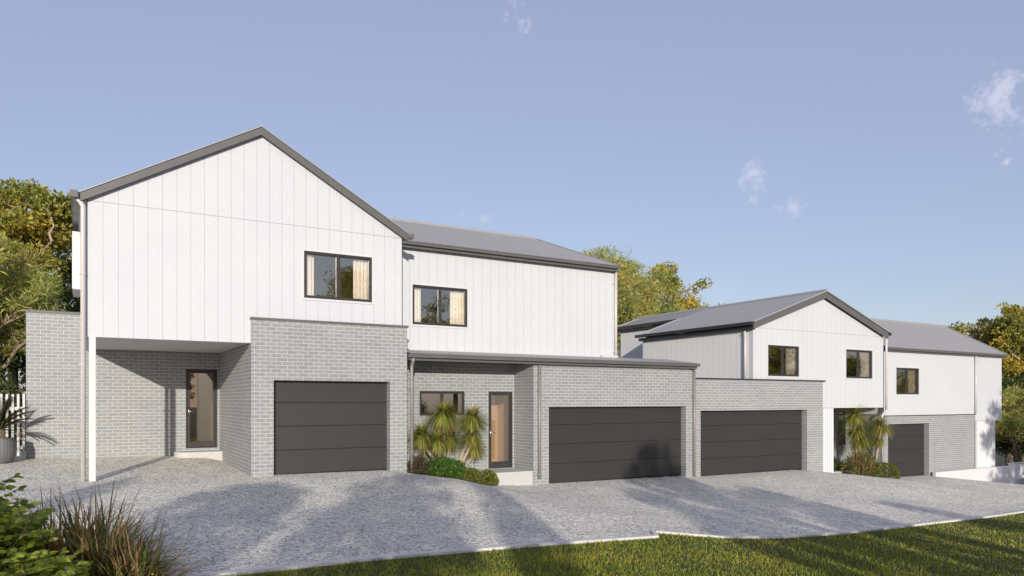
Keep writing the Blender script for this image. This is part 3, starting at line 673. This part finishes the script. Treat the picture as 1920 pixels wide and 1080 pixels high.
def yucca(name, label, heads, base, group, nb=230, bl=.62):
    """branching trunks each topped by a mop of arching strap leaves"""
    t = thing(name, label, 'palm', base, group)
    w_ = MB(); b0 = Vector(base)
    for hx, hy, hz_, sc, fork in heads:
        h_ = b0+Vector((hx, hy, hz_)); f_ = b0+Vector((hx*fork, hy*fork, hz_*.30))
        w_.tube([b0-Vector((0, 0, .1)), b0+(f_-b0)*.6, f_, f_+(h_-f_)*.5+Vector((hx*.10, 0, -.03)), h_], [.065, .058, .05, .038, .034], 8, False)
    w_.build('trunk', M['bark2'], t, True)
    for hx, hy, hz_, sc, fork in heads:
        c = np.array([base[0]+hx, base[1]+hy, base[2]+hz_]); n = int(nb*sc)
        n = int(n*1.7); d = rand_dirs(n, -.7, .93); L = bl*sc*(.65+.6*rng.random((n, 1)))*(1-.42*np.clip(d[:, 2:3], 0, 1)**1.5)
        Vv, Ff = blade_strip(np.tile(c, (n, 1))+d*.05, d, L*.9, .021, .95, 6)
        h1_ = meshobj('leaf_crown', Vv, Ff, M['leaf_palm'], t)
        n2 = int(n*.22); d = rand_dirs(n2, -.9, -.15)
        Vv, Ff = blade_strip(np.tile(c-[0, 0, .06], (n2, 1)), d, bl*sc*(.4+.5*rng.random((n2, 1))), .022, 2.4, 4)
        meshobj('dry_leaves', Vv, Ff, M['leaf_dry'], h1_)
    return t

# ------------------------------------------------------------------ garden bed 1 (middle porch)
def bed(name, poly, dz):
    vs = []; 
    me = MB(); n_ = len(poly); cx = sum(p[0] for p in poly)/n_; cy = sum(p[1] for p in poly)/n_
    me.add([(cx, cy, gz(cx, cy)+dz)]+[(x, y, gz(x, y)+.01) for x, y in poly], [(0, i+1, (i+1) % n_+1) for i in range(n_)])
    return structure(me.build(name, M['soil']))
bed('garden_bed', [(6.9, 16.55), (8.0, 16.15), (8.9, 16.2), (9.25, 16.4), (9.3, 16.9), (9.2, 17.84), (6.9, 17.84)], .03)
G1 = 'plants in the bed by the middle porch'
yucca('ponytail_palm', 'three-headed mop-topped palm in front of the middle porch window', [(-.60, .05, 1.08, .95, .35), (-.02, -.05, 1.62, 1.12, -.2), (-.30, -.25, .95, .8, .3), (.22, .1, .98, .8, .4)], (8.05, 17.15, gz(8.05, 17.15)+.02), 'mop-topped palms', 300, .66)
yucca('ponytail_palm', 'leaning mop-topped palm beside the middle porch door', [(.50, .0, 1.62, 1.05, .25), (.42, -.1, 1.12, .85, .3), (.62, .1, .80, .75, .4)], (8.42, 17.2, gz(8.42, 17.2)+.02), 'mop-topped palms', 300, .62)
bush('reddish_shrub', 'dark reddish shrub at the left end of the middle porch bed', (7.22, 16.85, gz(7.22, 16.85)), .36, .40, 2300, 'leaf_red', .06, .022, G1)
bush('green_shrub', 'broad bright green shrub at the foot of the middle porch palms', (7.78, 16.68, gz(7.78, 16.62)), .50, .42, 4600, 'leaf_bright', .07, .024, G1, ry=.38)
bush('green_shrub', 'smaller green shrub in front of the leaning palm', (8.22, 16.85, gz(8.22, 16.75)), .34, .42, 2400, 'leaf_bright', .065, .022, G1)
bush('clipped_ball', 'larger clipped ball bush in the middle of the middle porch bed', (8.56, 16.6, gz(8.56, 16.5)+.04), .27, .27, 3600, 'leaf_ball', .045, .026, G1, .9, .03)
bush('reddish_shrub', 'small dark shrub squeezed between the two clipped balls', (8.80, 16.82, gz(8.8, 16.8)), .16, .30, 900, 'leaf_red', .05, .02, G1)
bush('clipped_ball', 'round clipped ball bush nearest the middle porch step', (9.03, 16.6, gz(9.03, 16.6)+.04), .28, .29, 3800, 'leaf_ball', .045, .026, G1, .9, .03)
# bed 2 (second gable porch)
bed('garden_bed', [(24.3, 17.1), (25.3, 16.75), (26.6, 16.6), (27.2, 16.75), (27.2, 17.2), (24.3, 17.3)], .03)
G2 = 'plants in the bed by the right porch'
gb = gz(25.7, 17)
yucca('ponytail_palm', 'tall mop-topped palm with shaggy trunk beside the narrow right porch window', [(-.15, 0, 2.35, 1.2, .3), (.0, .05, 1.75, 1.1, .3), (.10, -.05, 1.35, .95, .4)], (25.75, 17.35, gb+.02), 'mop-topped palms', 260, .72)
yucca('ponytail_palm', 'slimmer mop-topped palm next to the brown downpipe at the right porch', [(.35, -.1, 2.05, 1.15, .4), (.3, 0, 1.45, .7, .4)], (26.5, 17.2, gb-.1), 'mop-topped palms', 240, .66)
bush('dark_shrub', 'low dark shrub at the back of the right porch bed', (24.75, 17.9, -1.0), .75, .45, 2800, 'leaf_dark', .07, .03, G2, ry=.3)
# pink bottlebrush shrub
def spiky_bush(name, label, c, n, h, spread, mats, w, group, droop=.5, seg=4, cat='shrub', tilt=.9):
    t = thing(name, label, cat, c, group)
    for part, mt, frac in mats:
        k = int(n*frac); d = unit(rand_dirs(k, .15, 1.)*np.array([tilt, tilt, 1.]))
        b_ = np.tile(np.array(c), (k, 1))+np.concatenate([rng.normal(size=(k, 2))*spread, np.zeros((k, 1))], 1)
        Vv, Ff = blade_strip(b_, d, h*(.55+.55*rng.random((k, 1))), w, droop, seg)
        meshobj(part, Vv, Ff, M[mt], t)
    return t
t = bush('pink_shrub', 'pinkish flowering shrub at the foot of the tall right porch palm', (25.35, 16.95, gb), .75, .85, 3800, 'leaf_ball', .10, .02, G2, .4)
d = rand_dirs(700, .0, 1.); b_ = np.array([25.35, 16.95, gb+.1])+d*np.array([.62, .55, .70])*(.7+.3*rng.random((700, 1)))
Vv, Ff = blade_strip(b_, unit(d+[0, 0, .8]+rng.normal(size=(700, 3))*.25), .24*(.5+.7*rng.random((700, 1))), .026, .1, 2); meshobj('flower_spikes', Vv, Ff, M['leaf_pink'], t)
bush('clipped_ball', 'rounded clipped bush beside the far right garage door', (26.75, 16.85, gz(26.7, 16.9)+.05), .50, .48, 5200, 'leaf_ball', .045, .026, G2, .9, .04)
bush('dark_shrub', 'small dark shrub between the pink shrub and the clipped bush', (26.05, 17.0, gz(26.05, 17)), .35, .42, 1400, 'leaf_dark', .06, .025, G2)

# ------------------------------------------------------------------ potted cycad
px_, py_ = -1.74, 20.6; pz = gz(px_, py_)
pt = MB(); pt.lathe((px_, py_, pz), [(.01, 0), (.22, 0), (.27, .03), (.325, .18), (.345, .33), (.33, .47), (.30, .55), (.315, .58), (.29, .58), (.27, .52), (.01, .50)], 96, .018, 30)
tag(pt.build('plant_pot', M['pot'], None, True), 'grey ribbed pot standing at the left edge holding the cycad', 'pot')
cy = thing('cycad', 'dark cycad with arching feathery fronds growing in the grey ribbed pot', 'plant', (px_, py_, pz+.5))
sb = MB(); sb.tube([(px_, py_, pz+.45), (px_, py_, pz+.78)], [.11, .09], 12); 
for k in range(60):
    a = k*2.4; z = pz+.5+.28*(k/60); sb.box(px_+.1*math.cos(a)-.02, px_+.1*math.cos(a)+.02, py_+.1*math.sin(a)-.02, py_+.1*math.sin(a)+.02, z, z+.03)
sb.build('stem', M['bark'], cy)
for k in range(30):
    a = k*2.4+.3; el = R(80-(k % 14)*6.); Lf = .86
    p = Vector((px_, py_, pz+.76)); d = Vector((math.cos(a)*math.cos(el), math.sin(a)*math.cos(el), math.sin(el)))
    pts = [p.copy()]
    for s_ in range(16): p = p+d*Lf/16; d = (d+Vector((0, 0, -.055))).normalized(); pts.append(p.copy())
    bs = []; ds = []
    for i in range(2, 16):
        tdir = (pts[min(i+1, 16)]-pts[i-1]).normalized(); sd = tdir.cross(Vector((0, 0, 1))).normalized()
        for j in range(3):
            q = pts[i]+tdir*(j/3)*Lf/16
            for s_ in (1, -1): bs.append(tuple(q)); ds.append(tuple((sd*s_+tdir*.75+Vector((0, 0, .25))).normalized()))
    lens = np.array([[.20*(.45+.55*math.sin(math.pi*(i/len(bs))**.8))] for i in range(len(bs))])
    Vv, Ff = blade_strip(np.array(bs), np.array(ds), lens, .017, .3, 2)
    fr = meshobj('frond', Vv, Ff, M['leaf_cycad'], cy)
    MB().tube(pts, [.008*(1-.8*i/16) for i in range(17)], 5, False).build('midrib', M['leaf_cycad'], fr)

# ------------------------------------------------------------------ foreground plants, bottom left
G3 = 'foreground border plants'
def leafy_shrub(name, label, c, h, r0, nst, group):
    t = thing(name, label, 'shrub', c, group); st = MB(); C_ = []; D_ = []
    rnd = random.Random(5)
    for k in range(nst):
        a = rnd.uniform(0, 6.28); sp = rnd.uniform(.15, 1)*r0; hh = h*rnd.uniform(.45, 1.)*(1-.25*(sp/r0)**2)
        p0 = Vector(c)+Vector((math.cos(a)*sp*.2, math.sin(a)*sp*.2, 0)); p1 = Vector(c)+Vector((math.cos(a)*sp, math.sin(a)*sp, hh))
        pts = [p0.lerp(p1, i/5)+Vector((0, 0, math.sin(i/5*math.pi)*.08*h)) for i in range(6)]
        st.tube(pts, [.009*(1-.75*i/5) for i in range(6)], 5, False)
        for i in range(2, 6):
            for _ in range(3):
                ta = rnd.uniform(0, 6.28); tw = Vector((math.cos(ta), math.sin(ta), rnd.uniform(-.1, .5))).normalized(); L = rnd.uniform(.10, .2)
                q1 = pts[i]+tw*L; st.tube([pts[i], q1], [.003, .0015], 4, False)
                sd = tw.cross(Vector((0, 0, 1))).normalized()
                for j in range(6):
                    for s_ in (1, -1):
                        C_.append(tuple(pts[i]+tw*L*(j+1)/6)); D_.append(tuple((sd*s_+tw*.7+Vector((0, 0, rnd.uniform(-.6, .15)))).normalized()))
                C_.append(tuple(q1)); D_.append(tuple(tw))
    C_ = np.array(C_); D_ = np.array(D_); N = len(C_)
    L = .060*(.6+.7*rng.random((N, 1))); up_ = np.array([-.25, -.75, .55])+rng.normal(size=(N, 3))*.4
    r_ = unit(np.cross(D_, up_)); nn = np.cross(r_, D_)
    V4 = np.stack([C_, C_+D_*L*.3+r_*L*.24-nn*L*.03, C_+D_*L*.72+r_*L*.17-nn*L*.05, C_+D_*L-nn*L*.1, C_+D_*L*.72-r_*L*.17-nn*L*.05, C_+D_*L*.3-r_*L*.24-nn*L*.03], 1).reshape(-1, 3)
    F4 = (np.arange(N)[:, None, None]*6+np.array([[0, 1, 2, 5], [2, 3, 4, 5]])[None]).reshape(-1, 4)
    meshobj('foliage', V4, F4, M['leaf_shrub'], t); st.build('stem', M['bark'], t, True)
    return t
leafy_shrub('leafy_shrub', 'bright green leafy shrub filling the bottom left corner', (-.80, 6.7, .0), 1.12, .66, 90, G3)
leafy_shrub('leafy_shrub', 'lower green leafy shrub in front of the spiky flax at the bottom left', (-.36, 6.1, .0), .62, .42, 44, G3)
spiky_bush('flax_clump', 'tall spiky flax clump with reddish tips at the bottom left of the driveway', (-.02, 7.3, .0), 1700, .98, .13, [('blades', 'leaf_flax', .8), ('dry_blades', 'leaf_dry', .2)], .032, G3, 1.0, 5, 'plant', .9)
spiky_bush('flax_clump', 'lower spreading flax clump beside the lawn edge at the bottom left', (.26, 6.8, -.02), 1500, .82, .12, [('blades', 'leaf_flax', .8), ('dry_blades', 'leaf_dry', .2)], .018, G3, 1.1, 5, 'plant', .85)
fl = spiky_bush('flowering_grass', 'thin reddish stems with small yellow flowers at the front of the flax', (.22, 6.0, -.01), 46, .50, .10, [('stems', 'leaf_flax', 1.)], .006, G3, .5, 5, 'plant', .7)
fc = np.concatenate([np.array([[.22+.36*math.cos(a)+.02, 5.95+.25*math.sin(a), .28+.05*math.sin(3*a)]])+rng.normal(size=(26, 3))*np.array([.018, .018, .05]) for a in np.linspace(0, 5.6, 7)])
Vv, Ff = leaf_cloud(fc, np.tile([0, 0, 1.], (len(fc), 1)), .016, .012); meshobj('flowers', Vv, Ff, M['flower'], fl)

# ------------------------------------------------------------------ background trees
TB = 'trees growing behind the townhouses'
tree('tall_tree', 'tall green and gold tree at the far left rising above the brick wall', (-1.9, 30, 0), 8.9, 2.9, 3.9, 'leaf_tree', 'bark2', 24000, .16, .08, 14, group=TB, seed=3, clump=.30)
tree('tall_tree', 'second green and gold tree half hidden behind the white gable house', (.35, 33, 0), 7.1, 2.1, 2.4, 'leaf_tree', 'bark2', 17000, .16, .08, 11, group=TB, seed=8, clump=.32)
tree('acacia_tree', 'pale yellow wispy acacia at the left edge above the picket fence', (-2.6, 26, 0), 6.6, 2.0, 2.9, 'leaf_acacia', 'bark', 17000, .22, .026, 11, True, group=TB, seed=12, clump=.32)
tree('dark_tree', 'dark dense evergreen behind the brick wall under the acacia', (-2.4, 28.5, 0), 5.2, 2.2, .6, 'leaf_dark', 'bark', 24000, .14, .06, 11, group=TB, seed=15, clump=.6)
tree('dark_tree', 'dark evergreen behind the top of the left brick wall near the house', (-.3, 31, 0), 5.0, 1.9, .6, 'leaf_dark', 'bark', 20000, .14, .06, 10, group=TB, seed=16, clump=.6)
tree('acacia_tree', 'wispy yellow-green acacia just right of the middle townhouse', (29.8, 36.5, -1), 11.6, 4.2, 2.0, 'leaf_acacia', 'bark', 30000, .30, .04, 18, True, group=TB, seed=22, clump=.27)
tree('acacia_tree', 'wispy acacia whose top shows over the end of the middle ribbed roof', (26.6, 34.8, -1), 11.9, 2.8, 5.3, 'leaf_acacia', 'bark', 16000, .24, .035, 9, True, group=TB, seed=25, clump=.5)
tree('golden_tree', 'rounded golden-green tree behind the ridge of the right gabled house', (36.6, 38, -1), 12.5, 3.9, 3.0, 'leaf_gold', 'bark', 34000, .19, .10, 17, group=TB, seed=31, clump=.28)
tree('golden_tree', 'tall golden-green tree at the right edge beyond the last townhouse', (64.6, 30, -4), 13.6, 5.2, 4.6, 'leaf_gold', 'bark2', 42000, .26, .14, 18, group=TB, seed=36, clump=.25)
tree('dark_tree', 'dark tree at the right edge behind the corrugated fence', (62, 28, -4), 8.0, 4.0, .8, 'leaf_dark', 'bark', 26000, .26, .11, 12, group=TB, seed=41, clump=.55)
tree('acacia_tree', 'small yellowish bushy tree close behind the corrugated fence', (52.5, 24, -3), 5.4, 2.1, 1.2, 'leaf_acacia', 'bark', 16000, .18, .04, 10, True, group=TB, seed=43, clump=.5)
bush('dark_shrub', 'dark undergrowth shrub behind the picket fence', (-2.6, 24.6, .1), 1.3, 2.6, 9000, 'leaf_dark', .11, .05, TB, .3, .25)
spiky_bush('spiky_plant', 'dark strappy plant behind the corrugated fence at the right', (43.5, 19.3, -2.6), 500, 2.3, .5, [('blades', 'leaf_cycad', 1.)], .07, TB, 1.2, 5, 'plant', .8)
copy_thing(tree('dark_tree', 'broad dark tree just past the corner of the last townhouse', (57, 26, -3.4), 6.4, 3.2, .2, 'leaf_dark', 'bark', 22000, .22, .1, 12, group=TB, seed=47, clump=.6), (70, 30, -4.5), 'dark tree at the extreme right behind the tall golden tree', 1.3, 1.2)

# ------------------------------------------------------------------ trees on the viewer's side: they cast the driveway shadows and show in the glass
def s2xy(s, y): return (s+.424*y, y)
GS = 'street trees on the viewer side of the driveway'
st = tree('street_tree', 'small bushy tree across the lawn casting the broad driveway shadow', (*s2xy(-.4, -7), 0), 5.15, 1.55, .8, 'leaf_tree', 'bark', 6000, .13, .07, 14, group=GS, seed=51, clump=.27)
tree('street_tree', 'high-crowned small tree across the lawn left of the first', (*s2xy(-3.2, -6.5), 0), 4.7, 1.15, 3.1, 'leaf_tree', 'bark', 4200, .13, .07, 10, group=GS, seed=57, clump=.3)
for s_, y, sc, lb in ((-6.3, -7.5, (.3, .3, 1.1), 'slender young tree across the lawn at the far left'), (1.75, -6.2, (.36, .36, .9), 'slender young tree across the lawn right of the first'),
                      (8.0, -7.5, (.85, .85, 1.19), 'tallest small tree across the lawn shading the double garage'), (6.1, -6, (.5, .5, .84), 'narrow tree across the lawn'), (9.9, -6, (.5, .5, .84), 'narrow tree across the lawn at the right'),
                      (13.2, -3, .58, 'far low tree across the lawn')):
    x, y = s2xy(s_, y); copy_thing(st, (x, y, gz(x, y)), lb, s_*1.7, sc)
x, y = s2xy(30.2, -7); copy_thing(st, (x, y, -1.5), 'largest street tree shading the end of the last townhouse', .4, (1.9, 1.9, 1.78))
x, y = s2xy(34, -9); copy_thing(st, (x, y, -1.8), 'street tree beside the largest one shading the corrugated fence', 2.4, (1.6, 1.6, 1.45))
bt = tree('park_tree', 'tall park tree far behind the viewer seen mirrored in the upper windows', (23.5, -42, -1), 16.6, 6., 3.5, 'leaf_tree', 'bark', 26000, .30, .17, 14, group='park trees behind the viewer', seed=61, clump=.42)
for x, y, sc, lb in ((16.5, -39, .74, 'shorter park tree left of the tallest one'), (37.5, -41, .95, 'park tree mirrored in the middle upper window'), (30.5, -46, .80, 'park tree between the two mirrored in the left windows'), (73, -42, .8, 'park tree halfway along the row'), (95, -42, .92, 'park tree mirrored in the left gable window'),
                     (113, -42, .9, 'park tree mirrored in the right gable window'), (130, -42, .88, 'last park tree in the row')):
    copy_thing(bt, (x, y, gz(x, 0)), lb, x*.7, sc)

# ------------------------------------------------------------------ grass
def grass():
    Vs = []; 
    N = 560000
    u = rng.random(N); 
    d = 5.*np.exp(u*np.log(42/5.)*1.0)           # log-spaced distance from the viewer
    a = R(-6)+(R(100))*rng.random(N)              # bearing from +X axis
    x = d*np.cos(a); y = d*np.sin(a)
    ky = np.interp(x, [k[0] for k in KERB], [k[1] for k in KERB])
    keep = (y < ky-.13) & (x < 44) & (y > 1.0)
    x, y, d = x[keep], y[keep], d[keep]
    z = -.055*np.maximum(x, 0)
    wt = np.clip((y-9)/7.4, 0, 1); wt = wt*wt*(3-2*wt); z = z*(1-wt)+np.interp(x, [k[0] for k in FACE], [k[1] for k in FACE])*wt
    n = len(x); b = np.stack([x, y, z-.008], 1)
    hh = (.018+.032*rng.random(n))*(1+.25*np.sin(x*2.1)*np.sin(y*1.7+x)); w = (.0024+.00038*d)*(.7+.6*rng.random(n))
    an = rng.random(n)*2*np.pi; side = np.stack([np.cos(an), np.sin(an), np.zeros(n)], 1)
    ln = rng.normal(size=(n, 2))*.45; tip = b+np.stack([ln[:, 0]*hh, ln[:, 1]*hh, hh], 1)
    Vv = np.stack([b-side*w[:, None], b+side*w[:, None], tip], 1).reshape(-1, 3)
    o = meshobj('grass', Vv, np.arange(3*n).reshape(-1, 3), M['grass'])
    o['kind'] = 'stuff'; o['label'] = 'short green lawn grass along the driveway edge'; o['category'] = 'grass'
grass()

# ------------------------------------------------------------------ light, sky, camera
EL = 11.5; sd = Vector((.39, .92, 0)).normalized()
d = Vector((sd.x*math.cos(R(EL)), sd.y*math.cos(R(EL)), -math.sin(R(EL))))
sun = bpy.data.lights.new('sun', 'SUN'); sun.energy = 4.55; sun.angle = R(.5); sun.color = (1., .925, .82)
so = bpy.data.objects.new('sun', sun); col.objects.link(so); so.rotation_euler = d.to_track_quat('-Z', 'Y').to_euler()
w = bpy.data.worlds.new('World'); scene.world = w; w.use_nodes = True; nt = w.node_tree; nt.nodes.clear()
out = nt.nodes.new('ShaderNodeOutputWorld'); bg = nt.nodes.new('ShaderNodeBackground'); nt.links.new(bg.outputs[0], out.inputs[0])
sky = nt.nodes.new('ShaderNodeTexSky'); sky.sky_type = 'NISHITA'; sky.sun_disc = False
sky.sun_elevation = R(EL); sky.sun_rotation = math.atan2(-sd.x, -sd.y); sky.air_density = 1.0; sky.dust_density = .6; sky.ozone_density = 2.0
tc = nt.nodes.new('ShaderNodeTexCoord'); dirv = tc.outputs['Generated']
TH = math.atan2(2300.6, 1356.)
def pdir(px, py):
    o = px-960; v = Vector((1356*math.cos(TH)+o*math.sin(TH), 1356*math.sin(TH)-o*math.cos(TH), 751-py)); return v.normalized()
mask = None
wn = nt.nodes.new('ShaderNodeTexNoise'); wn.inputs['Scale'].default_value = 14; wn.inputs['Detail'].default_value = 4; nt.links.new(dirv, wn.inputs['Vector'])
wv = nt.nodes.new('ShaderNodeVectorMath'); wv.operation = 'MULTIPLY_ADD'; nt.links.new(wn.outputs['Color'], wv.inputs[0]); wv.inputs[1].default_value = (.055, .055, .075); nt.links.new(dirv, wv.inputs[2])
warp = wv.outputs[0]
nz = noise(nt, dirv, 26, 9, .70)
for px, py, r_ in ((1872, 195, 88), (1408, 348, 50), (1497, 378, 55), (968, 22, 62), (868, 388, 24), (905, 428, 26), (1436, 410, 16), (1884, 298, 12), (1636, 545, 9)):
    vm = nt.nodes.new('ShaderNodeVectorMath'); vm.operation = 'DISTANCE'; nt.links.new(warp, vm.inputs[0]); vm.inputs[1].default_value = pdir(px, py)+Vector((.0275, .0275, .0375))
    mk = math_(nt, 'MAXIMUM', math_(nt, 'SUBTRACT', 1., math_(nt, 'DIVIDE', vm.outputs['Value'], r_/1450)), 0.)
    mk = math_(nt, 'POWER', mk, .7)
    mask = mk if mask is None else math_(nt, 'MAXIMUM', mask, mk)
cl = ramp(nt, math_(nt, 'MULTIPLY', math_(nt, 'GREATER_THAN', mask, .001), math_(nt, 'MULTIPLY_ADD', mask, .30, math_(nt, 'MULTIPLY_ADD', nz, 1.25, -.42))), [(.40, 0.), (.60, .85)])
base = mixc(nt, .45, sky.outputs[0], (4.55, 4.6, 6.6))
skc = mixc(nt, cl, base, (5.0, 5.2, 6.4))
nt.links.new(skc, bg.inputs[0]); bg.inputs[1].default_value = .13
cam = bpy.data.cameras.new('camera'); co = bpy.data.objects.new('camera', cam); col.objects.link(co)
co.location = (0, 0, 1.695); co.rotation_euler = (R(90), 0, TH-R(90)); cam.sensor_width = 36; cam.lens = 1356*36/1920; cam.shift_y = 211/1920; cam.clip_end = 4000; cam.clip_start = .05
scene.camera = co
scene.view_settings.view_transform = 'Standard'; scene.view_settings.look = 'None'; scene.view_settings.exposure = 0; scene.view_settings.gamma = 1
scene.cycles.max_bounces = 8; scene.cycles.transparent_max_bounces = 16
